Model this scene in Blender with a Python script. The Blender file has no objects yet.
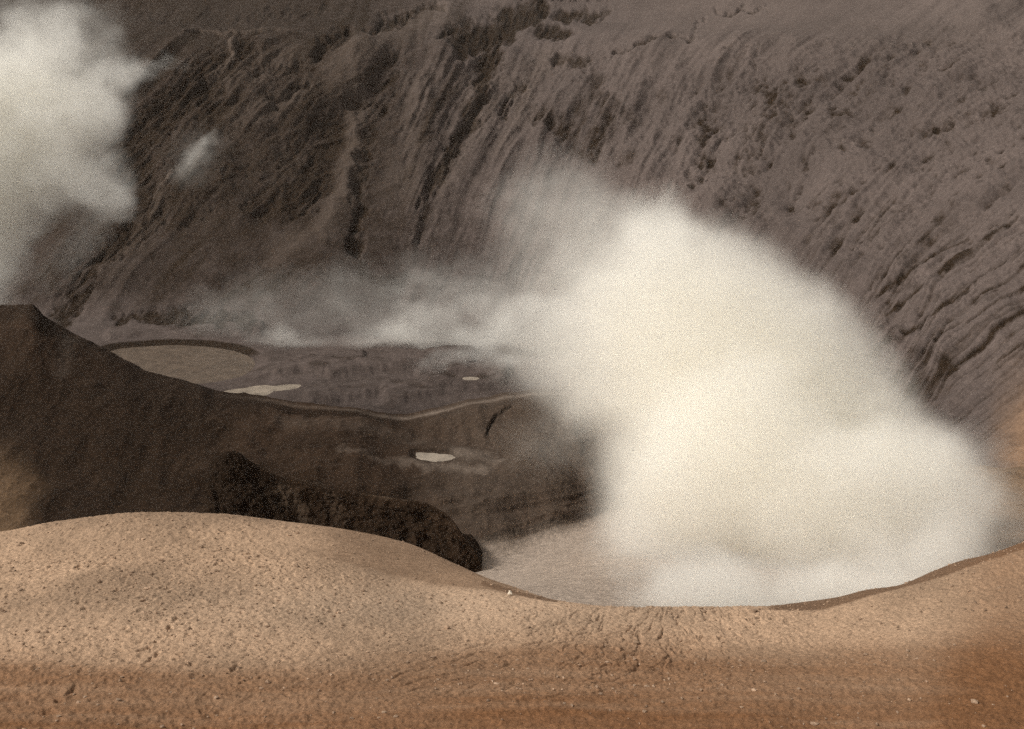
import bpy, math, os
import numpy as np
from mathutils import Vector

# ------------------------------------------------------------------ camera frame
W_, H_ = 1024, 729
F = 1081.0                       # focal length in photograph pixels
PITCH = math.radians(15.0)
CAMZ = 110.0                     # camera height above the valley floor datum
CP, SP = math.cos(PITCH), math.sin(PITCH)
scene = bpy.context.scene
HAZE = .00004

def P(u, v, D):
    """world point seen in direction (u, v) at forward distance D (metres)"""
    u = np.asarray(u, float); v = np.asarray(v, float); D = np.asarray(D, float)
    rx = (u - 512.0) / F; dn = (v - 364.5) / F
    yy = CP - dn * SP; zz = -SP - dn * CP
    s = D / yy
    return np.stack(np.broadcast_arrays(rx * s, D + 0 * rx, zz * s + CAMZ), -1)

def Pz(u, v, z):
    """world point where the ray through (u, v) meets the level z"""
    dn = (v - 364.5) / F
    D = (z - CAMZ) * (CP - dn * SP) / (-SP - dn * CP)
    return P(u, v, D)

# ------------------------------------------------------------------ noise
_rng = np.random.RandomState(7)
_perm = _rng.permutation(512).astype(np.int64)
_perm = np.concatenate([_perm, _perm])
_g = _rng.normal(size=(512, 3)); _g /= np.linalg.norm(_g, axis=1)[:, None]

_perm32 = _perm.astype(np.int32)
_gx = np.cos(np.arange(512)*2.399963).astype(np.float32); _gy = np.sin(np.arange(512)*2.399963).astype(np.float32)
def noise2(x, y, seed):
    k = int(abs(seed)*37.0) & 511
    x, y = np.broadcast_arrays(np.asarray(x, np.float32), np.asarray(y, np.float32))
    fx, fy = np.floor(x), np.floor(y)
    xi, yi = fx.astype(np.int32), fy.astype(np.int32)
    xf, yf = x-fx, y-fy
    u = xf*xf*(3-2*xf); v = yf*yf*(3-2*yf)
    px0 = _perm32[(xi+k) & 511]; px1 = _perm32[(xi+1+k) & 511]
    yi = yi & 255
    def gr(px, yo, a, b):
        h = _perm32[(px+yi+yo) & 511]
        return _gx[h]*a + _gy[h]*b
    n0 = gr(px0, 0, xf, yf); n1 = gr(px1, 0, xf-1, yf)
    m0 = gr(px0, 1, xf, yf-1); m1 = gr(px1, 1, xf-1, yf-1)
    a = n0+(n1-n0)*u; b = m0+(m1-m0)*u
    return 1.35*(a+(b-a)*v)

def noise(x, y, z=0.0):
    if np.ndim(z) == 0: return noise2(x, y, float(z))
    x, y, z = np.broadcast_arrays(np.asarray(x, float), np.asarray(y, float), np.asarray(z, float))
    xi, yi, zi = np.floor(x).astype(np.int64), np.floor(y).astype(np.int64), np.floor(z).astype(np.int64)
    xf, yf, zf = x - xi, y - yi, z - zi
    u = xf**3*(xf*(xf*6-15)+10); v = yf**3*(yf*(yf*6-15)+10); w = zf**3*(zf*(zf*6-15)+10)
    def gr(a, b, c):
        h = _perm[(_perm[(_perm[(xi+a) & 511] + yi+b) & 511] + zi+c) & 511]
        g = _g[h]
        return g[..., 0]*(xf-a) + g[..., 1]*(yf-b) + g[..., 2]*(zf-c)
    def lp(a, b, t): return a + (b-a)*t
    return 1.6*lp(lp(lp(gr(0,0,0), gr(1,0,0), u), lp(gr(0,1,0), gr(1,1,0), u), v),
                  lp(lp(gr(0,0,1), gr(1,0,1), u), lp(gr(0,1,1), gr(1,1,1), u), v), w)

def fbm(x, y, z=0.0, o=4, gain=.5):
    a, s, t = 1.0, 0.0, 0.0
    for i in range(o):
        s = s + a*noise(np.asarray(x)*2**i+17.3*i, np.asarray(y)*2**i+5.1*i, z if np.ndim(z) == 0 else z*2**i)
        t += a; a *= gain
    return s/t

def ridged(x, y, z=0.0, o=1, gain=.5):
    a, s, t = 1.0, 0.0, 0.0
    for i in range(o):
        s = s + a*(1-2*np.abs(noise(np.asarray(x)*2**i+9.7*i, np.asarray(y)*2**i+3.3*i, z)))
        t += a; a *= gain
    return s/t

def sstep(a, b, x):
    t = np.clip((x-a)/(b-a), 0, 1)
    return t*t*(3-2*t)

def pchip(xk, yk, x):
    xk = np.asarray(xk, float); yk = np.asarray(yk, float)
    h = np.diff(xk); d = np.diff(yk)/h
    m = np.zeros_like(yk)
    m[0], m[-1] = d[0], d[-1]
    for i in range(1, len(xk)-1):
        if d[i-1]*d[i] > 0:
            w1 = 2*h[i]+h[i-1]; w2 = h[i]+2*h[i-1]
            m[i] = (w1+w2)/(w1/d[i-1]+w2/d[i])
    x = np.clip(x, xk[0], xk[-1])
    i = np.clip(np.searchsorted(xk, x, side='right')-1, 0, len(xk)-2)
    t = (x-xk[i])/h[i]
    return ((2*t**3-3*t**2+1)*yk[i] + (t**3-2*t**2+t)*h[i]*m[i]
            + (-2*t**3+3*t**2)*yk[i+1] + (t**3-t**2)*h[i]*m[i+1])

def row(us, knots):
    k = np.array(knots, float)
    return P(us, pchip(k[:, 0], k[:, 1], us), pchip(k[:, 0], k[:, 2], us))

def hermite_rows(rows, counts):
    """loft through a list of (n,3) rows; counts[i] samples in segment i"""
    R = np.array(rows)
    d = np.linalg.norm(np.diff(R, axis=0), axis=2).mean(1)
    m = np.zeros_like(R)
    m[0] = (R[1]-R[0])/d[0]; m[-1] = (R[-1]-R[-2])/d[-1]
    for i in range(1, len(R)-1):
        a = (R[i]-R[i-1])/d[i-1]; b = (R[i+1]-R[i])/d[i]
        with np.errstate(divide='ignore', invalid='ignore'):
            hm = np.where(a*b > 0, (d[i-1]+d[i])/(d[i]/np.where(a == 0, 1, a)+d[i-1]/np.where(b == 0, 1, b)), 0)
        m[i] = hm
    out, tp = [], []
    for i in range(len(R)-1):
        for k in range(counts[i]):
            t = k/counts[i]
            out.append((2*t**3-3*t**2+1)*R[i] + (t**3-2*t**2+t)*d[i]*m[i]
                       + (-2*t**3+3*t**2)*R[i+1] + (t**3-t**2)*d[i]*m[i+1])
            tp.append(i+t)
    out.append(R[-1]); tp.append(len(R)-1)
    return np.array(out), np.array(tp)

def normals(G):
    du = np.gradient(G, axis=1); dv = np.gradient(G, axis=0)
    n = np.cross(du, dv); n /= np.linalg.norm(n, axis=2)[..., None]+1e-9
    s = np.sign(n[..., 2].mean())
    return n*s

def project(G):
    """where a world grid falls in the photograph: used only to place terrain features"""
    q = G - np.array([0, 0, CAMZ])
    fwd = q[..., 1]*CP - q[..., 2]*SP
    upc = q[..., 1]*SP + q[..., 2]*CP
    fwd = np.maximum(fwd, 1e-3)
    return 512 + F*q[..., 0]/fwd, 364.5 - F*upc/fwd

def capsules(U, V, items, warp=0.0, wscale=30.0, soft=.5):
    """sum of soft strokes (u0,v0,u1,v1,half width,strength), the outline roughened by noise"""
    wu = U + warp*fbm(U/wscale, V/wscale, 1.7, 4, .6); wv = V + warp*fbm(U/wscale, V/wscale, 8.7, 4, .6)
    m = np.zeros_like(U)
    for u0, v0, u1, v1, w, s in items:
        dx, dy = u1-u0, v1-v0
        t = np.clip(((wu-u0)*dx+(wv-v0)*dy)/(dx*dx+dy*dy+1e-6), 0, 1)
        dist = np.hypot(wu-(u0+t*dx), wv-(v0+t*dy))
        m = np.maximum(m, s*sstep(1+soft, 1-soft, dist/w))
    return m

def link(o, label=None, cat=None, kind=None, group=None):
    scene.collection.objects.link(o)
    for k, val in (('label', label), ('category', cat), ('kind', kind), ('group', group)):
        if val: o[k] = val
    return o

def grid_object(name, G, mat, attrs=None, smooth=True, **tags):
    nv, nu = G.shape[:2]
    me = bpy.data.meshes.new(name)
    idx = np.arange(nv*nu).reshape(nv, nu)
    q = np.stack([idx[:-1, :-1], idx[:-1, 1:], idx[1:, 1:], idx[1:, :-1]], -1).reshape(-1, 4)
    me.vertices.add(nv*nu); me.vertices.foreach_set('co', G.reshape(-1).astype(np.float32))
    me.loops.add(q.size); me.loops.foreach_set('vertex_index', q.reshape(-1).astype(np.int32))
    me.polygons.add(len(q))
    me.polygons.foreach_set('loop_start', (np.arange(len(q))*4).astype(np.int32))
    me.polygons.foreach_set('loop_total', np.full(len(q), 4, np.int32))
    me.update(calc_edges=True)
    if smooth: me.polygons.foreach_set('use_smooth', np.ones(len(q), bool))
    for k, a in (attrs or {}).items():
        at = me.attributes.new(k, 'FLOAT', 'POINT'); at.data.foreach_set('value', np.clip(a, 0, 1).reshape(-1).astype(np.float32))
    me.materials.append(mat)
    return link(bpy.data.objects.new(name, me), **tags)

# ------------------------------------------------------------------ materials
class NT:
    def __init__(s, name):
        s.m = bpy.data.materials.new(name); s.m.use_nodes = True
        s.t = s.m.node_tree; s.t.nodes.clear()
        s.out = s.t.nodes.new('ShaderNodeOutputMaterial')
    def n(s, typ, ins=None, **props):
        nd = s.t.nodes.new(typ)
        for k, v in props.items(): setattr(nd, k, v)
        for k, v in (ins or {}).items():
            sk = nd.inputs[k]
            if isinstance(v, bpy.types.NodeSocket): s.t.links.new(v, sk)
            else: sk.default_value = v
        return nd
    def math(s, op, a, b=0.0, c=None, clamp=False):
        nd = s.t.nodes.new('ShaderNodeMath'); nd.operation = op; nd.use_clamp = clamp
        for i, v in enumerate((a, b) if c is None else (a, b, c)):
            if isinstance(v, bpy.types.NodeSocket): s.t.links.new(v, nd.inputs[i])
            else: nd.inputs[i].default_value = v
        return nd.outputs[0]
    def mix(s, f, a, b):
        nd = s.t.nodes.new('ShaderNodeMix'); nd.data_type = 'RGBA'
        for sk, v in ((nd.inputs[0], f), (nd.inputs[6], a), (nd.inputs[7], b)):
            if isinstance(v, bpy.types.NodeSocket): s.t.links.new(v, sk)
            else: sk.default_value = v if not isinstance(v, tuple) else (*v, 1)
        return nd.outputs[2]
    def attr(s, name): return s.n('ShaderNodeAttribute', attribute_name=name).outputs['Fac']
    def noise(s, vec, scale, detail=4, rough=.6, dist=0.0):
        return s.n('ShaderNodeTexNoise', {'Vector': vec, 'Scale': scale, 'Detail': detail, 'Roughness': rough, 'Distortion': dist}).outputs['Fac']
    def ramp(s, f, lo, hi):
        return s.n('ShaderNodeMapRange', {'Value': f, 'From Min': lo, 'From Max': hi}, interpolation_type='SMOOTHSTEP').outputs[0]

def earth(name, base, dark, pale, ochre, fine, coarse, bump, bscale, speck=.35, stretch=(1, 1, 1), grain=.8):
    """volcanic earth: two mottled tones, plus 'rock' (dark exposed mud and painted shade), 'pale' (light ash and painted lit edges) and 'ochre' areas"""
    t = NT(name)
    co = t.n('ShaderNodeTexCoord').outputs['Object']
    mp = t.n('ShaderNodeMapping', {'Vector': co, 'Scale': stretch}).outputs[0]
    n1 = t.noise(mp, coarse, 5, .6, .4)
    n2 = t.noise(mp, fine, 6, .7)
    n3 = t.noise(mp, fine*4.3, 3, .7)
    b2 = tuple(c*(1-speck) for c in base)
    b3 = tuple(min(1, c*(1+speck*.6)) for c in base)
    c = t.mix(t.ramp(n1, .3, .7), b2, b3)
    c = t.mix(t.math('MULTIPLY', t.ramp(n2, .35, .75), .5), c, b2)
    rk = t.math('ADD', t.attr('rock_shade'), t.math('MULTIPLY', t.math('SUBTRACT', n2, .5), .5), clamp=False)
    rk = t.math('MULTIPLY', t.ramp(rk, .1, .75), t.math('GREATER_THAN', t.attr('rock_shade'), .02))
    d2 = tuple(x*1.5 for x in dark)
    c = t.mix(rk, c, t.mix(t.ramp(n3, .3, .7), dark, d2))
    oc = t.math('ADD', t.attr('ochre'), t.math('MULTIPLY', t.math('SUBTRACT', n1, .5), .35))
    oc = t.math('MULTIPLY', t.ramp(oc, .05, .95), t.math('GREATER_THAN', t.attr('ochre'), .01))
    c = t.mix(oc, c, t.mix(t.ramp(n2, .3, .7), tuple(x*.8 for x in ochre), tuple(x*1.15 for x in ochre)))
    pl = t.math('MULTIPLY', t.attr('pale'), t.math('ADD', .5, t.math('MULTIPLY', n2, 1.0)), clamp=True)
    c = t.mix(pl, c, pale)
    n4 = t.noise(mp, fine*13.0, 3, .75)
    gr = t.math('MULTIPLY_ADD', t.math('ADD', t.math('SUBTRACT', n3, .5), t.math('SUBTRACT', n4, .5)), grain*2.0, 1.0)
    c = t.n('ShaderNodeVectorMath', {0: c, 3: t.math('MAXIMUM', gr, .25)}, operation='SCALE').outputs[0]
    bp = t.n('ShaderNodeBump', {'Height': t.math('ADD', n2, t.math('MULTIPLY', n3, .35)), 'Strength': bump, 'Distance': bscale})
    bs = t.n('ShaderNodeBsdfPrincipled', {'Base Color': c, 'Roughness': .95, 'Specular IOR Level': .1, 'Normal': bp.outputs[0]})
    t.t.links.new(bs.outputs[0], t.out.inputs[0])
    return t.m

def water(name, col, rough):
    t = NT(name)
    co = t.n('ShaderNodeTexCoord').outputs['Object']
    n = t.ramp(t.noise(co, .22, 5, .65, .8), .3, .7)
    bp = t.n('ShaderNodeBump', {'Height': t.noise(co, 2.5, 3, .6), 'Strength': .12, 'Distance': .05})
    c = t.mix(n, tuple(x*.68 for x in col), tuple(x*1.15 for x in col))
    bs = t.n('ShaderNodeBsdfPrincipled', {'Base Color': c, 'Roughness': rough, 'IOR': 1.33, 'Normal': bp.outputs[0]})
    t.t.links.new(bs.outputs[0], t.out.inputs[0])
    return t.m

M_fore = earth('pinkish_ash', (.385, .263, .178), (.13, .08, .05), (.47, .36, .27), (.18, .088, .042), 2.2, .12, .6, .12, speck=.30)
M_clod = earth('ash_clod_crust', (.36, .25, .175), (.1, .06, .04), (.4, .3, .2), (.2, .1, .05), 3.0, .3, .5, .05, speck=.45)
M_hill = earth('dark_volcanic_mud', (.038, .0225, .0138), (.014, .0077, .004), (.31, .252, .21), (.19, .12, .07), .35, .03, .6, .6, speck=.3)
M_wall = earth('weathered_ash_slope', (.101, .079, .072), (.017, .0105, .0062), (.20, .155, .13), (.24, .15, .095), .12, .010, .4, 1.4, speck=.28, grain=.45)
M_bluff = earth('dark_wet_mud_cliff', (.030, .0175, .010), (.012, .0068, .0036), (.085, .06, .042), (.2, .1, .05), .5, .06, .7, .5, speck=.35)

# ------------------------------------------------------------------ far crater wall and valley floor
def build_wall():
    K = [-700, -250, 100, 300, 500, 700, 900, 1100, 1600]
    us = np.concatenate([np.linspace(-700, -40, 90, endpoint=False), np.linspace(-40, 1064, 880, endpoint=False), np.linspace(1064, 1600, 70)])
    def rv(vs, Ds): return P(us, pchip(K, vs, us), pchip(K, Ds, us))
    def rz(zs, Ds):
        D = pchip(K, Ds, us); p = P(us, 300, D); p[:, 2] = pchip(K, zs, us) + CAMZ; return p
    rows = [
        rz([-122, -120, -118, -116, -114, -112, -100, -95, -90], [240, 240, 250, 250, 250, 240, 190, 165, 110]),
        rz([-105, -105, -105, -105, -105, -102, -93, -90, -82], [325, 325, 325, 325, 325, 310, 240, 195, 130]),
        rz([-105, -105, -105, -105, -105, -101, -91, -88, -80], [390, 390, 390, 390, 390, 360, 268, 214, 142]),
        rv([300, 310, 322, 328, 315, 330, 400, 470, 600], [500, 480, 468, 455, 480, 420, 290, 230, 150]),
        rv([235, 240, 240, 240, 235, 240, 280, 300, 380], [560, 540, 510, 500, 520, 475, 360, 290, 200]),
        rv([150]*9, [640, 620, 580, 570, 580, 540, 450, 370, 270]),
        rv([45]*9, [720, 700, 645, 635, 645, 605, 530, 450, 345]),
        rv([0]*9, [840, 820, 770, 750, 740, 700, 620, 540, 430]),
        rv([-70]*9, [940, 920, 870, 850, 840, 800, 720, 640, 530]),
        rv([-95]*9, [1500, 1480, 1400, 1400, 1400, 1350, 1250, 1100, 900]),
    ]
    G, tp = hermite_rows(rows, [14, 50, 110, 110, 130, 160, 80, 30, 10])
    U, V = project(G)
    N = normals(G)
    T = np.repeat(tp[:, None], G.shape[1], 1)
    wall = sstep(2.5, 3.6, T)
    c = np.interp(U, [-200, 60, 200, 320, 400, 520, 620, 760, 950, 1200], [.9, .95, .95, .8, .42, .5, .6, .95, 1.45, 1.5])
    wx = .6*fbm(U/120, V/120, 3.1, 4); wy = fbm(U/110, V/110, 9.4, 3)
    q = U + c*V + 26*wx; r = V + 20*wy
    crag = capsules(U, V, [
        (242, 58, 150, 130, 17, 1), (150, 130, 118, 165, 16, 1), (118, 165, 160, 215, 12, .9), (205, 92, 235, 70, 9, .6),
        (160, 215, 105, 260, 11, .95), (105, 260, 60, 320, 10, .7), (125, 150, 150, 205, 20, .8),
        (225, 100, 205, 122, 8, .7), (215, 200, 190, 225, 10, .5), (300, 150, 262, 215, 12, .6), (335, 135, 305, 205, 17, .85),
        (330, 190, 300, 215, 12, .6), (270, 190, 250, 215, 5, .7), (250, 160, 238, 190, 7, .5), (150, 18, 240, 20, 4, .35), (250, 22, 330, 10, 3.5, .4), (90, 8, 150, 12, 6, .5),
        (352, 108, 372, 125, 9, .7), (395, 65, 372, 120, 12, .6), (390, 75, 365, 150, 10, .6), (365, 150, 355, 250, 6, .85),
        (276, 110, 305, 90, 4, .9), (318, 58, 350, 36, 7, 1), (372, 32, 402, 18, 7, 1), (402, 18, 440, 10, 4, .8), (270, 78, 300, 72, 5, .7),
        (240, 78, 262, 82, 4, .6), (440, 45, 468, 24, 5, .9), (462, 48, 505, 28, 13, 1), (505, 22, 540, 10, 12, .9), (500, 30, 482, 95, 11, .8),
        (482, 95, 462, 145, 9, .75), (462, 145, 430, 195, 7, .75), (430, 195, 420, 240, 5, .5), (522, 85, 500, 115, 4, .5),
        (540, 33, 565, 34, 7, .7), (560, 14, 600, 12, 6, .7), (560, 62, 585, 72, 6, .6), (545, 120, 570, 140, 13, .55),
        (600, 85, 575, 135, 9, .45), (610, 130, 590, 160, 12, .6), (645, 160, 625, 165, 8, .5), (600, 100, 640, 130, 10, .45),
        (618, 58, 690, 42, 3, .8), (690, 42, 700, 20, 2, .6), (715, 9, 775, 9, 2.5, .9), (715, 70, 740, 55, 2, .5),
        (770, 95, 790, 120, 18, .75), (720, 115, 705, 150, 12, .5), (765, 130, 755, 175, 13, .7), (790, 125, 812, 105, 6, .9),
        (800, 190, 790, 210, 5, .8), (690, 180, 705, 165, 5, .9), (760, 200, 740, 215, 13, .6), (815, 88, 865, 78, 3, .7),
        (865, 70, 900, 52, 7, .6), (900, 52, 965, 50, 4, .6), (965, 80, 985, 90, 8, .6), (870, 95, 885, 80, 9, .5),
        (940, 130, 1010, 110, 6, .6), (850, 155, 872, 140, 4, .8), (950, 150, 920, 175, 9, .5), (930, 180, 890, 215, 12, .4),
        (1000, 160, 985, 185, 8, .5), (690, 195, 697, 178, 4, .8), (697, 178, 715, 166, 4, .8), (715, 166, 728, 172, 3, .5),
        (757, 72, 760, 55, 2, .6), (738, 45, 757, 72, 1.5, .4), (800, 80, 812, 100, 4, .6), (735, 205, 770, 225, 9, .5), (820, 215, 850, 195, 4, .5), (930, 60, 960, 90, 12, .4), (850, 95, 880, 118, 14, .4), (150, 318, 250, 322, 7, .8), (120, 322, 150, 316, 5, .7),
    ], warp=15, wscale=20, soft=.75)
    crag = crag*(.5+.5*sstep(-.35, .30, fbm(q/7, r/20, 14.2, 4, .6)))
    crag = crag*(1-sstep(560, 700, U)*(.35+.45*sstep(.25, -.25, fbm(U/11, V/9, 2.2, 4, .6))))
    streak = capsules(U, V, [
        (870, 305, 905, 278, 1.6, .8), (905, 278, 935, 255, 1.6, .6), (888, 316, 925, 290, 2.2, .9), (925, 290, 975, 258, 2.0, .9), (975, 258, 1024, 228, 1.6, .6),
        (905, 335, 950, 312, 2.6, .9), (950, 312, 990, 285, 2.4, .8), (990, 285, 1030, 262, 2, .6), (930, 350, 985, 322, 1.6, .6), (985, 322, 1030, 292, 1.6, .6),
        (945, 378, 985, 348, 1.6, .7), (985, 348, 1030, 315, 1.6, .7), (1000, 372, 1035, 350, 1.5, .5), (800, 215, 850, 180, 1.4, .5), (815, 225, 870, 190, 1.4, .5), (835, 232, 880, 200, 1.4, .5),
        (855, 250, 905, 215, 1.4, .5), (780, 225, 815, 200, 1.4, .4), (700, 60, 620, 75, 1.4, .3), (905, 398, 950, 372, 9, .7), (895, 385, 930, 360, 8, .5)], warp=4, wscale=18, soft=.9)
    zone = capsules(U, V, [
        (140, 150, 250, 90, 50, .8), (240, 180, 340, 120, 60, .9), (420, 120, 470, 90, 55, .8), (380, 180, 420, 230, 45, .5),
        (560, 110, 640, 130, 60, .7), (730, 150, 800, 120, 75, .95), (900, 110, 1000, 130, 90, .9), (880, 220, 1000, 200, 70, .7),
        (900, 330, 1010, 300, 90, .5)], warp=30, wscale=80, soft=.45)
    plain = 1-.8*sstep(60, 25, V + 12*wx)*sstep(1020, 900, U)
    # eroded relief
    rid1 = ridged(q/78, r/360, .3, 3, .45); rid2 = ridged(q/21, r/200, 4.3, 2); rid3 = ridged(q/7.5, r/85, 8.3, 2)
    lumps = .6*fbm(q/20, r/40, 6.6, 5, .55) + .6*fbm(U/17, V/14, 3.6, 5, .6); fine = .5*fbm(q/5, r/8, 2.6, 5, .65) + .7*fbm(U/5, V/4.5, 7.6, 5, .65)
    sc = np.clip(np.linalg.norm(G - np.array([0, 0, CAMZ]), axis=2)/560, .3, 1.6)
    fan = sstep(600, 400, U)*sstep(185, 250, V)              # smooth debris fans low on the wall
    act = wall*plain; rgt = sstep(560, 720, U)
    mod = .45+.55*sstep(-.35, .3, fbm(U/70, V/55, 12.2, 3))
    d = act*sc*mod*(7.5*rid1*(1-.4*fan) + (1.6+.9*zone)*rid2*(1-.75*fan) + (.30+.35*zone)*rid3*(1-.6*fan))
    d += act*sc*((.8+(2.4+1.4*rgt)*zone)*lumps + (.3+(1.2+.8*rgt)*zone)*fine)*(1-.5*fan)
    d += wall*sc*3.5*fbm(U/160, V/90, 5.5, 3)
    d -= wall*sc*5.5*crag*(.8+.8*lumps)*(.75+.25*plain)
    d += wall*sc*1.3*crag*fbm(U/9, V/11, 3.7, 4, .65)
    stri = sstep(740, 860, U + .3*V - 60)*sstep(190, 250, V + .12*(1024-U))
    sr = np.maximum(sstep(.35, .95, ridged(q/13, r/420, 6.1, 2)), .6*sstep(.3, .9, ridged(q/6, r/300, 2.1, 2)))
    d -= wall*sc*(.65*streak + 1.1*stri*sr)
    # light spurs
    spur = capsules(U, V, [(358, 120, 346, 195, 9, .6), (346, 195, 320, 236, 11, .6), (352, 55, 345, 95, 16, .5), (320, 236, 280, 255, 12, .4),
                           (235, 62, 232, 45, 4, .9), (232, 65, 212, 85, 3.5, .8), (175, 185, 150, 210, 2.2, .7), (300, 60, 240, 90, 12, .4), (185, 34, 272, 37, 1.6, .5), (272, 37, 300, 30, 1.6, .3), (560, 62, 470, 100, 10, .3), (420, 95, 400, 200, 14, .35), (440, 18, 335, 72, 11, .45), (310, 92, 240, 132, 10, .4), (485, 112, 440, 195, 9, .4), (545, 60, 500, 150, 10, .45), (165, 205, 110, 275, 8, .3)], warp=12, wscale=26, soft=.95)
    d += wall*sc*3.2*spur
    G = G + N*d[..., None]
    G[..., 2] += wall*0 + (1-wall)*sstep(1.0, 2.0, T)*1.2*fbm(G[..., 0]/30, G[..., 1]/22, 1.1, 5)
    # layered banks on the valley floor
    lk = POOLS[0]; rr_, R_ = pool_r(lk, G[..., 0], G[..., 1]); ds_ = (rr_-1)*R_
    bank = capsules(U, V, [(255, 372, 360, 360, 7, .9), (330, 372, 470, 352, 6, .8), (390, 395, 500, 372, 9, 1), (310, 398, 395, 388, 7, .8),
                           (110, 335, 260, 330, 6, .8), (420, 372, 470, 362, 5, .6)], warp=8, wscale=40)
    G[..., 2] += 2.5*bank*(.9+.25*ridged((V+.2*U)/7, U/120, 0)) + .5*sstep(2.6, 2.0, T)*fbm(U/16, V/4, 3.9, 4)
    for px in POOLS:
        if px['where'] == 'valley': carve(G, px)
    rock_shade = np.clip(np.maximum(crag*1.25, .5*streak) + .42*stri*sr + zone*(.48+.30*rgt)*sstep(-.1, .4, -lumps-.5*rid2*(1-.7*rgt)) + .25*zone*sstep(.05, .45, -fine) + .22*act*sstep(0, .8, -rid2) , 0, 1)
    left = sstep(640, 300, U)                                 # darker brown tone over the left half
    rock_shade = np.maximum(rock_shade, .47*left*wall + .14*left*wall*sstep(330, 180, V) + .22*sstep(.0, .5, fbm(q/20, V/80, 5.9, 5, .6))*wall*(1-.5*sstep(600, 700, U)))
    foot = sstep(3.3, 2.2, T)
    rock_shade = np.clip(rock_shade + .30*foot*sstep(620, 500, U), 0, 1)
    rock_shade = np.maximum(rock_shade, .95*sstep(-1.5, .3, ds_)*sstep(5.5, 3.0, ds_)*sstep(358, 348, V)); rock_shade = np.maximum(rock_shade, .5*bank*sstep(.1, .6, fbm(U/30, V/5, 2.9, 3)+.3))  # shade of the far lake bank painted as a dark strip; banks darkened in patches
    pale = np.clip(.35*spur + .10*sstep(560, 700, U)*sstep(90, 20, V), 0, 1)
    ochre = np.clip(sstep(960, 1040, U + 15*wx)*sstep(330, 460, V+20*wy), 0, 1)*.9
    grid_object('crater_wall', G, M_wall, {'rock_shade': rock_shade, 'pale': pale, 'ochre': ochre}, kind='structure',
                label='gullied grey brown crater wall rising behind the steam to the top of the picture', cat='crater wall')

# ------------------------------------------------------------------ pools
def wob(th, seed, amp):
    return 1 + amp*(noise(np.cos(th)*1.3, np.sin(th)*1.3, seed) + .5*noise(np.cos(th)*3.1, np.sin(th)*3.1, seed+4))
def mkpool(name, where, pts, z, seed, amp, bank, mat, label, depth=.6):
    w = np.array([Pz(u, v, z) for u, v in pts])              # outline points on the water level
    c = w[:, :2].mean(0)
    return dict(name=name, where=where, c=c, poly=w[:, :2], z=z, seed=seed, amp=amp, bank=bank, mat=mat, label=label, depth=depth)
def pool_r(px, x, y):
    """radial coordinate: 1 on the shoreline"""
    dx, dy = x-px['c'][0], y-px['c'][1]
    th = np.arctan2(dy, dx)
    pa = np.arctan2(px['poly'][:, 1]-px['c'][1], px['poly'][:, 0]-px['c'][0])
    pr = np.hypot(px['poly'][:, 0]-px['c'][0], px['poly'][:, 1]-px['c'][1])
    o = np.argsort(pa); pa, pr = pa[o], pr[o]
    R = np.interp(th, np.concatenate([pa-2*np.pi, pa, pa+2*np.pi]), np.tile(pr, 3))
    R = R*wob(th, px['seed'], px['amp'])
    return np.hypot(dx, dy)/R, R
def carve(G, px):
    rr, R = pool_r(px, G[..., 0], G[..., 1])
    dist = (rr-1)*R                                           # metres outside the shore
    z = G[..., 2]
    inside = px['z'] - px['depth']*sstep(0, -1.5, dist)
    bank = px['z'] + px['bank']*sstep(0, 3.0*px['bank'], dist)
    tgt = np.where(dist < 0, inside, np.maximum(bank, px['z']+.05))
    w = sstep(3.0*px['bank']+9, 3.0*px['bank']+1, dist)
    G[..., 2] = z*(1-w) + tgt*w
def build_pool(px):
    n = 96
    th = np.linspace(0, 2*np.pi, n, endpoint=False)
    u = np.stack([np.cos(th), np.sin(th)], 1)
    rr, R = pool_r(px, px['c'][0]+u[:, 0], px['c'][1]+u[:, 1])
    rings = [np.array([[px['c'][0], px['c'][1], px['z']-.1]]*n)]
    rad = R*1.0 + .35
    vs = [(px['c'][0], px['c'][1], px['z'])]
    for k in (.33, .66, 1.0):
        vs += [(px['c'][0]+u[i, 0]*rad[i]*k, px['c'][1]+u[i, 1]*rad[i]*k, px['z']) for i in range(n)]
    fs = [(0, 1+i, 1+(i+1) % n) for i in range(n)]
    for r_ in range(2):
        a, b = 1+r_*n, 1+(r_+1)*n
        fs += [(a+i, b+i, b+(i+1) % n, a+(i+1) % n) for i in range(n)]
    me = bpy.data.meshes.new(px['name']); me.from_pydata(vs, [], fs); me.update()
    me.materials.append(px['mat'])
    link(bpy.data.objects.new(px['name'], me), px['label'], 'water', 'structure')

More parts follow.
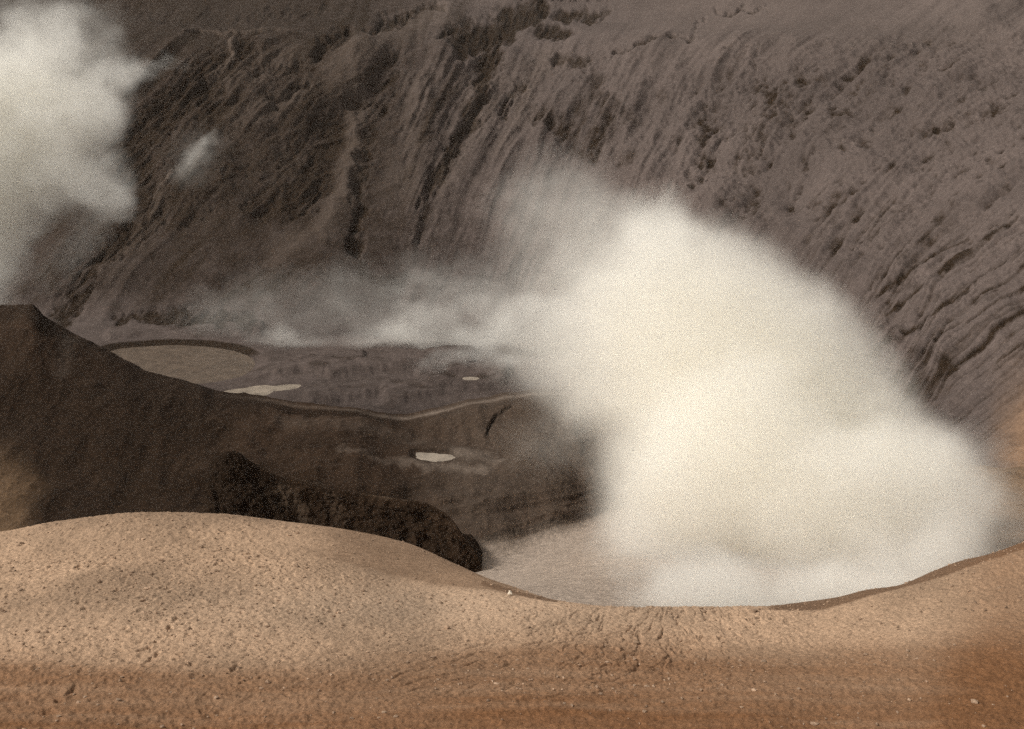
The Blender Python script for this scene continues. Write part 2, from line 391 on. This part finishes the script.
M_lake = water('milky_lake_water', (.12, .09, .068), .35)
M_pale = water('pale_silt_water', (.30, .25, .2), .30)
ZV = CAMZ-105.0
el = lambda cu, cv, a, b, n=18, rot=0: [(cu+a*math.cos(t)*math.cos(rot)-b*math.sin(t)*math.sin(rot), cv+b*math.sin(t)*math.cos(rot)+a*math.cos(t)*math.sin(rot)) for t in np.linspace(0, 2*math.pi, n, endpoint=False)]
POOLS = [
    mkpool('crater_lake', 'valley', [(106, 353), (118, 349), (140, 347), (165, 345.5), (195, 346), (220, 348.5), (242, 354), (254, 361), (252, 370), (240, 377), (215, 383), (190, 386), (165, 384), (140, 378), (120, 368)],
           ZV-1.6, 1.0, .01, 1.9, M_lake, 'round milky crater lake with a dark far bank on the valley floor'),
    mkpool('silt_pool', 'valley', [(220, 392.5), (245, 388), (275, 386), (303, 384.5), (298, 388), (272, 391), (262, 396), (240, 396)], ZV-.3, 2.0, .07, .35, M_pale,
           'pale long pool in front of the crater lake, behind the hill crest', .3),
    mkpool('small_pool', 'valley', el(471, 378.5, 9, 1.8), ZV-.2, 3.0, .05, .3, M_pale, 'tiny pale pool on the valley floor at the edge of the steam', .3),
    mkpool('hollow_pool', 'hill', [(416, 452.5), (428, 453), (440, 454), (456, 457.5), (450, 460.5), (440, 461.5), (425, 460.5)], CAMZ-69.0, 4.0, .10, .5, M_pale,
           'bright pale pool in the hollow of the dark hills above the bluff', .3),
]

# ------------------------------------------------------------------ dark hills in the middle distance
def build_hills():
    us = np.concatenate([np.linspace(-700, -30, 60, endpoint=False), np.linspace(-30, 720, 760, endpoint=False), np.linspace(720, 1700, 120)])
    rz = lambda z, D: np.stack([P(us, 400, D)[:, 0], np.full(len(us), float(D)), np.full(len(us), z+CAMZ)], -1)
    rows = [
        rz(-44, 66),
        row(us, [(-700, 620, 100), (0, 600, 105), (300, 600, 105), (460, 604, 105), (620, 600, 105), (800, 600, 105), (1000, 590, 105), (1200, 560, 105), (1700, 500, 105)]),
        row(us, [(-700, 560, 150), (0, 560, 150), (300, 560, 155), (440, 562, 157), (470, 553, 159), (500, 547.5, 161), (530, 540, 165), (560, 531, 168), (600, 519, 173), (700, 500, 178), (1000, 500, 185), (1200, 500, 190), (1700, 480, 200)]),
        row(us, [(-700, 500, 165), (0, 500, 170), (200, 505, 172), (330, 500, 175), (440, 500, 174), (500, 497, 176), (560, 492, 178), (600, 490, 180), (700, 480, 186), (1000, 490, 200), (1200, 480, 205), (1700, 460, 215)]),
        row(us, [(-700, 420, 190), (0, 420, 195), (100, 430, 195), (200, 450, 193), (330, 455, 193), (435, 457, 193), (500, 455, 195), (560, 440, 196), (600, 438, 198), (700, 440, 200), (1000, 478, 215), (1200, 470, 225), (1700, 450, 235)]),
        row(us, [(-700, 330, 222), (-100, 300, 228), (0, 308, 230), (30, 305, 230), (45, 317, 230), (60, 327, 229.5), (75, 335, 229), (95, 346, 228), (115, 356, 227), (150, 376, 225), (185, 386, 224), (200, 390, 223), (215, 397, 222), (300, 405, 220), (345, 411, 218), (380, 415, 216), (440, 409, 217), (505, 398, 220), (600, 392, 222), (800, 400, 228), (1000, 470, 232), (1200, 460, 240), (1700, 440, 250)]),
        row(us, [(-700, 370, 245), (0, 370, 248), (100, 400, 246), (200, 425, 240), (380, 445, 234), (505, 430, 236), (800, 430, 242), (1000, 490, 245), (1700, 470, 262)]),
        rz(-116, 300),
    ]
    G, tp = hermite_rows(rows, [8, 70, 70, 80, 100, 30, 16])
    U, V = project(G); N = normals(G)
    T = np.repeat(tp[:, None], G.shape[1], 1)
    basin = sstep(2.12, 1.9, T)                                 # smooth pale silt floor
    X, Y = G[..., 0], G[..., 1]
    rough = (1-basin)
    crest = np.exp(-((T-5)/.25)**2)
    left = sstep(260, 90, U)
    d = rough*(1.7*fbm(X/26, Y/26, .4, 4) + .55*fbm(X/6, Y/6, 1.4, 4, .6) + .16*fbm(X/1.6, Y/1.6, 3.4, 3, .6))*(1-.75*crest)
    d += rough*.6*ridged(X/7+.3*fbm(X/9, Y/9, 2), Y/30, 2.2, 2)*(1-.6*crest)
    d += left*crest*.9*fbm(X/4, Y/9, 5.1, 4, .65)
    d += .10*basin*fbm(X/3, Y/3, 5, 4)
    d += rough*(1-crest)*.8*ridged((V + .22*U + 8*fbm(U/50, V/40, 9.9, 3))/17, U/190, 6.7, 2)*sstep(150, 260, U)
    # soft hummocks and hollows
    hum = capsules(U, V, [(325, 468, 350, 462, 42, 1), (545, 470, 520, 480, 55, .9), (590, 475, 620, 470, 40, .7), (470, 520, 560, 515, 30, .6), (240, 430, 120, 420, 40, .5)], warp=14, wscale=60, soft=.9)
    dip = capsules(U, V, [(420, 457, 490, 462, 26, 1), (385, 440, 410, 430, 24, .7)], warp=10, wscale=40, soft=.9)
    crack = capsules(U, V, [(488, 437, 489, 428, 1.4, 1), (489, 428, 498, 419, 1.4, 1), (498, 419, 512, 414, 1.4, .8), (215, 340, 222, 352, 2, 0)], warp=3, wscale=10)
    G = G + N*d[..., None]
    G[..., 2] += rough*(2.4*hum - 1.6*dip) - .7*crack
    for px in POOLS:
        if px['where'] == 'hill': carve(G, px)
    trail = capsules(U, V, [(340, 465, 400, 469, 3.0, .10), (400, 469, 450, 475, 3.5, .18), (450, 475, 485, 476, 4, .24), (458, 459, 495, 466, 6, .22), (485, 476, 500, 466, 4, .16), (70, 340, 60, 372, 7, .07), (280, 427, 420, 442, 6, .06), (560, 430, 520, 470, 10, .05)], warp=9, wscale=14, soft=.95)
    line = np.exp(-((T-4.93)/.06)**2)*sstep(190, 300, U)*(.16+.2*sstep(350, 420, U))*(.75+.5*fbm(U/20, V/20, 3))  # lit crest painted as a thin pale line
    rock_shade = np.clip(.25 + .5*sstep(.15, -.5, fbm(X/18, Y/14, 7.7, 5)) + .35*sstep(330, 120, U)*sstep(330, 400, V) - .5*hum*sstep(380, 500, U) - .3*sstep(380, 470, U), 0, 1)  # soft shadow patches painted in by coarse noise
    hp = POOLS[3]; rh_, Rh_ = pool_r(hp, G[..., 0], G[..., 1])
    rock_shade = np.maximum(rock_shade, .8*sstep(2.2, .8, (rh_-1)*Rh_))
    rock_shade = np.maximum(rock_shade, crack)*(1-basin)
    rock_shade = np.maximum(rock_shade, .85*capsules(U, V, [(470, 552, 530, 540, 3.5, 1), (530, 540, 602, 518, 3.5, .9), (205, 404, 380, 424, 5, .75), (110, 362, 205, 404, 4, .6), (380, 424, 505, 410, 3, .5), (410, 430, 424, 462, 10, .45), (300, 450, 330, 470, 12, .4), (500, 430, 560, 500, 14, .4), (30, 312, 50, 335, 8, .9), (50, 335, 95, 346, 3, .8)], warp=4, wscale=14))  # darker strokes along the shore, below the crest and across the slopes
    pale = np.clip(np.maximum(trail, line) + .10*sstep(380, 480, U)*(1-basin) + basin*.95*sstep(.0, 1.1, T)*sstep(990, 900, U), 0, 1)
    ochre = sstep(75, -25, U + 30*fbm(U/60, V/60, 2))*sstep(395, 500, V)*.65*(1-basin) + sstep(900, 980, U)*.9
    grid_object('dark_hills', G, M_hill, {'rock_shade': rock_shade, 'pale': pale, 'ochre': ochre}, kind='structure',
                label='dark brown hills of bare mud between the pale near ridge and the valley', cat='hills')

def build_bluff():
    top = [(203, 530, 160), (206, 500, 160), (209, 464, 159), (217, 456, 158), (231, 450.5, 158), (241, 454, 158), (247, 459, 158), (262, 467, 158), (282, 477, 158), (304, 481, 158), (330, 488, 158), (362, 493.5, 158),
           (400, 499, 157), (425, 503, 156), (440, 510, 154.5), (452, 520, 153), (460, 531, 152), (468, 543, 151.5), (476, 553, 151), (482, 566, 150.5)]
    k = np.array(top, float); s = np.concatenate([[0], np.cumsum(np.hypot(*np.diff(k[:, :2], axis=0).T))])
    ss = np.linspace(0, s[-1], 460)
    u = pchip(s, k[:, 0], ss); v = pchip(s, k[:, 1], ss); D = pchip(s, k[:, 2], ss)
    a = ss/s[-1]
    T0 = P(u, v, D)
    ext = np.interp(a, [0, .08, .3, .6, .8, 1], [.3, 1, 1, .9, .6, .12])
    front = lambda dd, dz: np.stack([T0[:, 0]-.04*dd, T0[:, 1]-dd*ext, np.maximum(T0[:, 2]-dz, CAMZ-80)], -1)
    back = lambda dd, z: np.stack([T0[:, 0]*(1+.04*dd/10), T0[:, 1]+dd, np.minimum(T0[:, 2]-.5, CAMZ+z)], -1)
    rows = [front(22, 26), front(13, 15), front(5.5, 7.5), front(1.0, 1.7), T0, back(5, -69.5), back(16, -77)]
    G, tp = hermite_rows(rows, [40, 60, 60, 36, 24, 14])
    N = normals(G); U, V = project(G); T = np.repeat(tp[:, None], G.shape[1], 1)
    X, Z = G[..., 0], G[..., 2]
    face = sstep(4.0, 3.0, T)
    d = face*(1.7*ridged(X/6.5+.12*Z+.5*fbm(X/5, Z/5, 2), Z/14, 1.2, 3, .6) + .4*ridged(X/2.2+.3*Z, Z/9, 3.2, 2) + 1.1*fbm(X/2.6, Z/2.0, G[..., 1]/2.2, 4, .6) - .9)
    d += .12*fbm(X/1.2, G[..., 1]/1.2, 5, 3)
    G = G + N*d[..., None]
    spur = capsules(U, V, [(282, 490, 300, 510, 7, .8), (300, 510, 312, 530, 6, .6), (330, 500, 345, 520, 8, .35), (262, 468, 380, 496, 2.2, .6), (380, 496, 412, 497, 2, .7)], warp=6, wscale=16, soft=.8)  # pale spurs on the face; the lit top edge is painted in
    rock_shade = np.clip(.35 + .75*capsules(U, V, [(232, 465, 240, 505, 26, 1), (262, 480, 270, 510, 14, .7)], 6, 20, .7) + .3*fbm(U/14, V/22, 4, 4), 0, 1)
    grid_object('mud_bluff', G, M_bluff, {'rock_shade': rock_shade, 'pale': spur*.6, 'ochre': 0*rock_shade}, kind='structure',
                label='darkest steep mud bluff standing just behind the pale near ridge, left of centre', cat='bluff')

# ------------------------------------------------------------------ foreground ridge
def build_fore():
    us = np.concatenate([np.linspace(-900, -20, 120, endpoint=False), np.linspace(-20, 1044, 1200, endpoint=False), np.linspace(1044, 1900, 120)])
    rz = lambda z, D, w=1.0: np.stack([(us-512)/F*max(D, 22)*1.1*w, np.full(len(us), float(D)), np.full(len(us), z+CAMZ)], -1)
    brink = [(-900, 640, 50), (-500, 600, 50), (0, 560, 51), (150, 545, 52), (280, 552, 52), (340, 563, 51.5), (400, 577, 50.5), (440, 585, 49.5), (484, 590, 48), (511, 595, 47), (559, 603, 45.6), (620, 610, 44.5), (700, 610, 44), (753, 608.5, 44), (811, 609.5, 44), (838, 605, 44), (866, 597, 44.3), (897, 589.5, 44.6), (934, 579, 45), (965, 569, 45.5), (1024, 547.5, 46.5), (1300, 470, 50), (1900, 330, 58)]
    crest = [(-900, 600, 62), (-500, 560, 62), (-100, 540, 61), (0, 532, 60.5), (60, 521, 60), (150, 512, 60), (220, 514, 60), (280, 521, 60), (340, 528.5, 60), (400, 541, 60), (460, 566, 56), (487, 578, 53), (511, 586, 51), (559, 601, 47.6), (620, 607, 46), (700, 606.5, 45.6), (753, 606.5, 45.4), (811, 601, 46.5), (838, 597, 47), (866, 590, 47.3), (897, 585.5, 46.6), (934, 571, 48.5), (962, 561, 49.5), (989, 555, 49.5), (1025, 542, 49.5), (1300, 455, 56), (1900, 315, 66)]
    rows = [rz(3.0, -40), rz(-1.7, -5), rz(-2.6, 1.5), rz(-9.5, 11),
            row(us, [(-900, 800, 25), (512, 800, 25), (1900, 780, 25)]),
            row(us, [(-900, 720, 32), (0, 690, 33), (300, 690, 33), (512, 692, 33), (800, 690, 33), (1024, 660, 34), (1900, 560, 38)]),
            row(us, [(-900, 670, 42), (0, 615, 42), (150, 606, 42.5), (300, 620, 41.5), (450, 640, 40), (600, 648, 39), (800, 646, 39), (1024, 602, 40.5), (1900, 440, 46)]),
            row(us, brink), row(us, crest),
            row(us, [(-900, 640, 68), (0, 585, 67), (150, 570, 67), (340, 590, 67), (460, 615, 61), (559, 640, 52), (700, 645, 50), (866, 630, 52), (1025, 590, 55), (1300, 500, 62), (1900, 370, 72)]),
            rz(-52, 82)]
    G, tp = hermite_rows(rows, [8, 8, 10, 12, 110, 130, 170, 80, 20, 6]); tp = tp - 1
    U, V = project(G); N = normals(G); T = np.repeat(tp[:, None], G.shape[1], 1)
    X, Y = G[..., 0], G[..., 1]
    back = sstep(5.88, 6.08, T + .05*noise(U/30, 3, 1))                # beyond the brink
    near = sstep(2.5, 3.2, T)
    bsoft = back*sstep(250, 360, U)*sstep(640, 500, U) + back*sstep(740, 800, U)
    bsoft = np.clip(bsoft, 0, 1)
    clod = fbm(X/.55, Y/.55, 2.0, 3, .55)
    zoneL = sstep(420, 250, U + 30*fbm(U/60, V/60, 1))
    dens = .5+.5*sstep(-.25, .35, fbm(X/5, Y/5, 4.4, 3))
    pits = sstep(.12, .5, clod)*dens
    lump = np.abs(fbm(X/.8, Y/.8, 7.3, 4, .6))
    crk_u = U + .55*(V-610)*sstep(560, 700, U) + 9*fbm(U/30, V/22, 3.3, 3)
    # dried rills: near-level wavy terraces in the middle, radiating cracks at right of centre
    tv = V*1.0 + .20*(U-480) + 8*fbm(U/60, V/30, 6.1, 4)
    terr = ridged(U/110, tv/9.0, 1.9, 3, .65)
    midz = np.exp(-((U-490)/230)**2)*sstep(612, 635, V + .12*(U-500))*sstep(730, 680, V)
    ang = np.arctan2((V-575)*1.9, U-672); rad = np.hypot(U-672, (V-575)*1.9)
    cr = ridged(ang*8.5+1.5*fbm(U/22, V/15, 2, 4), rad/60, 5.1, 3, .6)
    crz = np.exp(-((U-650)/125)**2)*sstep(602, 612, V)*sstep(700, 645, V)
    d = near*(1-.85*bsoft)*(.085*clod*(.6+zoneL) - .17*pits*(.35+.9*zoneL) + .09*lump*(1-.4*zoneL) + .05*fbm(X/.22, Y/.22, 1, 2))
    d += near*(.30*fbm(X/7, Y/7, .5, 4) )*(1-.5*bsoft)*sstep(7.2, 6.2, T)
    d -= .09*midz*sstep(.6, .98, terr) + .085*crz*sstep(.45, .95, cr)*(.4+1.2*dens)
    G[..., 2] += d
    rock_shade = np.clip(.45*bsoft + .42*near*pits*(1-bsoft)*(.4+.6*zoneL) + .18*crz*sstep(.6, .95, cr) + .28*midz*sstep(.7, .97, terr), 0, 1)  # shade painted on the slope past the brink and inside the pits; cracks darkened
    rock_shade = np.maximum(rock_shade, .8*capsules(U, V, [(456, 565, 487, 579, 1.6, .6), (484, 583, 510, 592, 3.2, 1), (510, 592, 556, 601.5, 2.2, 1)], 2, 12, .6)*back)  # shaded sliver at the centre dip, painted dark
    rock_shade = np.where(U > 740, np.maximum(rock_shade, .85*back*sstep(7.3, 7.0, T)*sstep(745, 790, U)), rock_shade)  # thin back face at right, its shade put into the colour
    oz = V + 10*fbm(U/120, V/30, 8, 4) - 14*np.exp(-((U-230)/240)**2) + 14*np.exp(-((U-560)/130)**2)
    band = fbm(U/260, V/9, 3.8, 4)
    ochre = np.clip(sstep(595, 745, oz)*.85*(.95+.45*band) + .22*np.exp(-((oz-666)/17)**2) + .45*sstep(900, 1010, U) , 0, 1)
    ochre = np.maximum(ochre, sstep(3.6, 2.8, T)*.7)
    pale = np.clip(.28*np.exp(-((U-430)/230)**2-((V-605)/26)**2)*(1-bsoft), 0, 1)  # brightest lit stretch of ground painted paler
    global FORE; FORE = (G, U, V, T)
    grid_object('foreground_ridge', G, M_fore, {'rock_shade': rock_shade, 'pale': pale, 'ochre': ochre}, kind='structure',
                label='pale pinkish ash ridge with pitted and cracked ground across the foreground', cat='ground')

build_wall(); build_hills(); build_bluff(); build_fore()
for px in POOLS: build_pool(px)

def lump(bm, c, r, seed, squash=.7, sub=2):
    import bmesh
    res = bmesh.ops.create_icosphere(bm, subdivisions=sub, radius=1)
    rs = np.random.RandomState(seed); ax = rs.uniform(.75, 1.3, 3)*np.array([1, 1, squash]); off = rs.uniform(0, 50, 3)
    for q in res['verts']:
        n_ = np.array(q.co); k = 1 + .38*float(noise(*(n_*1.3+off)).item()) if False else 1 + .30*math.sin(n_[0]*3.1+off[0])*math.cos(n_[1]*2.7+off[1]) + .16*math.sin(n_[2]*5+off[2]+n_[0]*4)
        q.co = Vector(c + n_*ax*r*k)

def build_stones():
    import bmesh
    G, U, V, T = FORE
    def ground(u, v):
        sub = np.hypot(U-u, V-v) + 50*(T > 7.05) + 50*(T < 2)
        return G[np.unravel_index(np.argmin(sub), U.shape)]
    g = ground(510, 596)
    bm = bmesh.new(); lump(bm, np.zeros(3), .14, 5, .9); me = bpy.data.meshes.new('stone'); bm.to_mesh(me); bm.free()
    me.polygons.foreach_set('use_smooth', np.ones(len(me.polygons), bool))
    t = NT('chalky_stone'); co = t.n('ShaderNodeTexCoord').outputs['Object']
    c = t.mix(t.noise(co, 14, 4), (.55, .46, .36), (.75, .66, .55))
    bs = t.n('ShaderNodeBsdfPrincipled', {'Base Color': c, 'Roughness': .9}); t.t.links.new(bs.outputs[0], t.out.inputs[0])
    me.materials.append(t.m)
    o = bpy.data.objects.new('stone', me); o.location = Vector(g) + Vector((0, 0, .07))
    link(o, 'small white stone lying on the rim of the pale near ridge at the centre dip', 'stone')
    # loose clods and crumbs of ash, too many to count
    rs = np.random.RandomState(3); bm = bmesh.new()
    m = (T > 3) & (T < 6.9) & (U > -20) & (U < 1044) & (V < 735)
    idx = np.argwhere(m)
    wgt = (np.exp(-((U-200)/230)**2)*sstep(690, 640, V) + .25)[m]; wgt /= wgt.sum()
    pick = idx[rs.choice(len(idx), 3200, p=wgt, replace=False)]
    for k, (i, j) in enumerate(pick):
        r = float(np.clip(rs.lognormal(-3.3, .45), .018, .12))
        lump(bm, G[i, j] + np.array([0, 0, r*.25]), r, 100+k, .65, 1)
    me = bpy.data.meshes.new('ash_clods'); bm.to_mesh(me); bm.free()
    me.materials.append(M_clod)
    link(bpy.data.objects.new('ash_clods', me), 'crumbly ash clods strewn over the pale foreground ridge', 'clods', 'stuff')

build_stones()

# ------------------------------------------------------------------ steam
def steam_material(name, blobs, origin, dens, warp_s, warp_a, det_s, det_a, col, aniso, step):
    t = NT(name)
    co = t.n('ShaderNodeTexCoord').outputs['Object']
    nz = t.n('ShaderNodeTexNoise', {'Vector': co, 'Scale': 1/warp_s, 'Detail': 2.0, 'Roughness': .55}).outputs['Color']
    off = t.n('ShaderNodeVectorMath', {0: nz, 1: (.5, .5, .5)}, operation='SUBTRACT').outputs[0]
    off = t.n('ShaderNodeVectorMath', {0: off, 3: warp_a*2}, operation='SCALE').outputs[0]
    p = t.n('ShaderNodeVectorMath', {0: co, 1: off}, operation='ADD').outputs[0]
    acc = None
    for c, r, wgt, edge, tilt in blobs:
        k = t.n('ShaderNodeVectorMath', {0: p, 1: tuple(c-origin)}, operation='SUBTRACT').outputs[0]
        if tilt: k = t.n('ShaderNodeVectorRotate', {'Vector': k, 'Angle': tilt}, rotation_type='Y_AXIS').outputs[0]
        k = t.n('ShaderNodeVectorMath', {0: k, 1: tuple(1/np.asarray(r))}, operation='MULTIPLY').outputs[0]
        k = t.n('ShaderNodeVectorMath', {0: k}, operation='LENGTH').outputs['Value']
        k = t.n('ShaderNodeMapRange', {'Value': k, 'From Min': 1.0, 'From Max': 1.0-edge, 'To Min': 0.0, 'To Max': wgt}, interpolation_type='SMOOTHERSTEP').outputs[0]
        acc = k if acc is None else t.math('MULTIPLY_ADD', acc, t.math('SUBTRACT', 1.0, k), k)   # soft union
    if det_a:
        n2 = t.n('ShaderNodeTexNoise', {'Vector': t.n('ShaderNodeMapping', {'Vector': p, 'Rotation': (0, math.radians(40), 0), 'Scale': (.55, 1, 1.5)}).outputs[0], 'Scale': 1/det_s, 'Detail': 3.5, 'Roughness': .65}).outputs['Fac']
        gain = t.math('MULTIPLY_ADD', n2, det_a*2, 1-det_a, clamp=False)
        gain = t.math('MAXIMUM', gain, 0.0)
        acc = t.math('MULTIPLY', acc, gain)
    acc = t.math('MULTIPLY', t.math('MAXIMUM', t.math('SUBTRACT', acc, .004), 0.0), dens)
    pv = t.n('ShaderNodeVolumePrincipled', {'Color': (*col, 1), 'Density': acc, 'Anisotropy': aniso})
    t.t.links.new(pv.outputs[0], t.out.inputs['Volume'])
    t.m.cycles.volume_step_rate = step if hasattr(t.m.cycles, 'volume_step_rate') else 1
    t.m.cycles.homogeneous_volume = False
    return t.m

def steam(name, spec, dens, warp, det, label, base, voxel, col=(1, .991, .962), aniso=.0, step=1.0, grow=1.02):
    """spec: (u, v, D, rx, ry in picture pixels, depth radius in metres, weight, edge softness)"""
    origin = P(*base)
    blobs, verts, faces = [], [], []
    import bmesh
    bm = bmesh.new()
    for u, v, D, rx, ry, rz, wgt, edge, *tl in spec:
        tilt = math.radians(tl[0]) if tl else 0.0          # degrees the long axis drops to the right
        ct, st_ = math.cos(tilt), math.sin(tilt)
        c = P(u, v, D); sc = np.linalg.norm(c-np.array([0, 0, CAMZ]))/F
        r = np.array([rx*sc, rz, ry*sc])
        blobs.append((c, r, wgt, edge, -tilt))
        res = bmesh.ops.create_icosphere(bm, subdivisions=3, radius=1)
        for q in res['verts']:
            n_ = np.array(q.co)
            g = grow + warp[1]*1.1/r.min()*.55
            k = n_*r*g
            k = k*(1+.10*float(noise(*(n_*1.7+c/9.0))))
            k = np.array([k[0]*ct + k[2]*st_, k[1], -k[0]*st_ + k[2]*ct])
            q.co = Vector(c-origin+k)
    me = bpy.data.meshes.new(name+'_m'); bm.to_mesh(me); bm.free()
    o = bpy.data.objects.new(name+'_t', me); scene.collection.objects.link(o)
    m = o.modifiers.new('r', 'REMESH'); m.mode = 'VOXEL'; m.voxel_size = voxel
    dg = bpy.context.evaluated_depsgraph_get()
    me2 = bpy.data.meshes.new_from_object(o.evaluated_get(dg))
    bpy.data.objects.remove(o); me2.name = name
    me2.materials.clear()
    me2.materials.append(steam_material(name, blobs, origin, dens, warp[0], warp[1], det[0], det[1], col, aniso, step))
    o = bpy.data.objects.new(name, me2); o.location = Vector(origin)
    print(name, 'verts', len(me2.vertices), 'dims', [round(x, 1) for x in (np.array([v.co for v in me2.vertices]).max(0)-np.array([v.co for v in me2.vertices]).min(0))])
    return link(o, label, 'steam', 'stuff')

steam('steam_cloud', [
    (705, 602, 100, 110, 55, 9, .9, .7), (830, 600, 100, 135, 50, 9, .9, .7), (925, 572, 104, 95, 55, 9, .7, .8), (975, 535, 110, 80, 55, 9, .35, 1), (960, 480, 128, 75, 75, 8, .3, 1), (560, 440, 150, 90, 60, 9, .07, 1),
    (765, 408, 148, 290, 138, 17, 1, .5, 43), (705, 495, 136, 140, 155, 15, 1, .85), (850, 520, 128, 150, 120, 14, 1, .5), (735, 455, 132, 120, 110, 12, 1, .6),
    (645, 565, 118, 80, 75, 8, .3, 1), (905, 480, 132, 100, 85, 11, .8, .8, 40), (610, 390, 152, 140, 78, 12, .6, 1, 25),
    (662, 232, 160, 62, 48, 8, .8, .8, 20), (575, 335, 164, 150, 100, 11, .36, 1, 15), (575, 245, 172, 140, 90, 10, .25, 1, 20), (560, 195, 176, 100, 70, 8, .12, 1)],
    dens=.24, warp=(10, 5.0), det=(4.5, 1.0), voxel=1.8, base=(780, 600, 110),
    label='huge bright white steam cloud pouring up from behind the near ridge, right of centre')
steam('steam_cloud', [
    (-60, 150, 300, 120, 130, 24, 1, .6), (20, 115, 300, 85, 90, 17, 1, .8), (90, 105, 300, 58, 46, 11, .9, .9), (120, 76, 302, 55, 26, 8, .5, 1, -10),
    (65, 172, 298, 80, 52, 14, .9, 1, 15), (108, 193, 298, 42, 30, 9, .5, 1), (150, 62, 303, 40, 12, 6, .25, 1, -12), (-25, 250, 296, 60, 90, 14, .7, .9), (55, 45, 304, 90, 60, 12, .4, 1), (70, 250, 296, 75, 28, 9, .13, 1, -40)],
    dens=.24, warp=(12, 9), det=(6, 1.25), voxel=2.2, base=(0, 330, 292), step=1.0, col=(1, .994, .972),
    label='grey white steam cloud at the left edge rising behind the dark hill peak')
steam('steam_drift', [
    (330, 350, 425, 130, 24, 14, .8, 1), (430, 338, 420, 130, 28, 14, 1, 1), (530, 325, 410, 110, 34, 14, 1, 1, -8), (450, 312, 430, 130, 16, 10, .5, 1, -4),
    (480, 362, 360, 90, 16, 9, .6, 1), (370, 305, 440, 200, 62, 14, .20, 1), (460, 285, 445, 120, 55, 12, .20, 1), (230, 320, 440, 90, 40, 12, .14, 1)],
    dens=.10, warp=(20, 12), det=(9, 1.4), voxel=3.0, base=(420, 365, 415), step=.8,
    label='thin low veil of steam drifting across the valley floor in the centre')
steam('steam_wisp', [
    (203, 147, 528, 32, 9, 5, .9, 1, -48), (192, 160, 524, 36, 16, 6, .4, 1, -50), (196, 158, 520, 52, 36, 8, .16, 1, -45)],
    dens=.085, warp=(8, 6), det=(5, 1.1), voxel=1.6, base=(190, 170, 520), step=.8,
    label='small faint puff of steam on the dark crater wall right of the left cloud')

# ------------------------------------------------------------------ haze: one closed box of thin air
bpy.ops.mesh.primitive_cube_add(size=1)
hz = bpy.context.object; hz.name = 'haze'; hz.data.name = 'haze'
lo = np.array([-1700., -60., -32.]); hi = np.array([1700., 1600., 340.])
hz.location = Vector((lo+hi)/2); hz.scale = Vector(hi-lo)
t = NT('haze_air'); pv = t.n('ShaderNodeVolumePrincipled', {'Color': (.98, .89, .83, 1), 'Density': HAZE, 'Anisotropy': .2})
t.t.links.new(pv.outputs[0], t.out.inputs['Volume']); hz.data.materials.append(t.m)
hz['kind'] = 'stuff'; hz['label'] = 'thin pale haze hanging in the air of the crater'; hz['category'] = 'haze'

# ------------------------------------------------------------------ light
SUN = Vector((-.68, -.14, .70)).normalized()                # towards the sun: left, a little beyond, fairly high
w = bpy.data.worlds.new('World'); scene.world = w; w.use_nodes = True
nt = w.node_tree; nt.nodes.clear()
sky = nt.nodes.new('ShaderNodeTexSky'); sky.sky_type = 'NISHITA'; sky.sun_disc = False
sky.sun_elevation = math.asin(SUN.z); sky.sun_rotation = math.atan2(SUN.x, SUN.y)
bw = nt.nodes.new('ShaderNodeRGBToBW')
mx = nt.nodes.new('ShaderNodeMix'); mx.data_type = 'RGBA'; mx.inputs[0].default_value = .9
tint = nt.nodes.new('ShaderNodeMix'); tint.data_type = 'RGBA'; tint.blend_type = 'MULTIPLY'; tint.inputs[0].default_value = 1
tint.inputs[7].default_value = (1.06, .99, .88, 1)
bg = nt.nodes.new('ShaderNodeBackground'); bg.inputs[1].default_value = .15
wo = nt.nodes.new('ShaderNodeOutputWorld')
L = nt.links.new
L(sky.outputs[0], bw.inputs[0]); L(sky.outputs[0], mx.inputs[6]); L(bw.outputs[0], mx.inputs[7])
L(mx.outputs[2], tint.inputs[6]); L(tint.outputs[2], bg.inputs[0]); L(bg.outputs[0], wo.inputs[0])
sl = bpy.data.lights.new('sun', 'SUN'); sl.energy = 2.1; sl.angle = math.radians(12); sl.color = (1, .95, .86)
so = bpy.data.objects.new('sun', sl); scene.collection.objects.link(so)
so.rotation_euler = SUN.to_track_quat('Z', 'Y').to_euler(); so.location = (0, 0, 400)

cam = bpy.data.cameras.new('camera'); co = bpy.data.objects.new('camera', cam); scene.collection.objects.link(co)
cam.sensor_width = 36; cam.lens = F*36/W_; cam.clip_start = .1; cam.clip_end = 6000
co.location = (0, 0, CAMZ); co.rotation_euler = (math.pi/2-PITCH, 0, 0)
scene.camera = co
vs = scene.view_settings; vs.view_transform = 'Standard'; vs.look = 'None'; vs.exposure = .46; vs.gamma = 1; vs.use_curve_mapping = False
cy = scene.cycles
scene.render.engine = 'CYCLES'
cy.max_bounces = 24; cy.diffuse_bounces = 3; cy.volume_bounces = 20; cy.transparent_max_bounces = 16
cy.use_adaptive_sampling = True; cy.adaptive_threshold = .035
cy.use_denoising = False
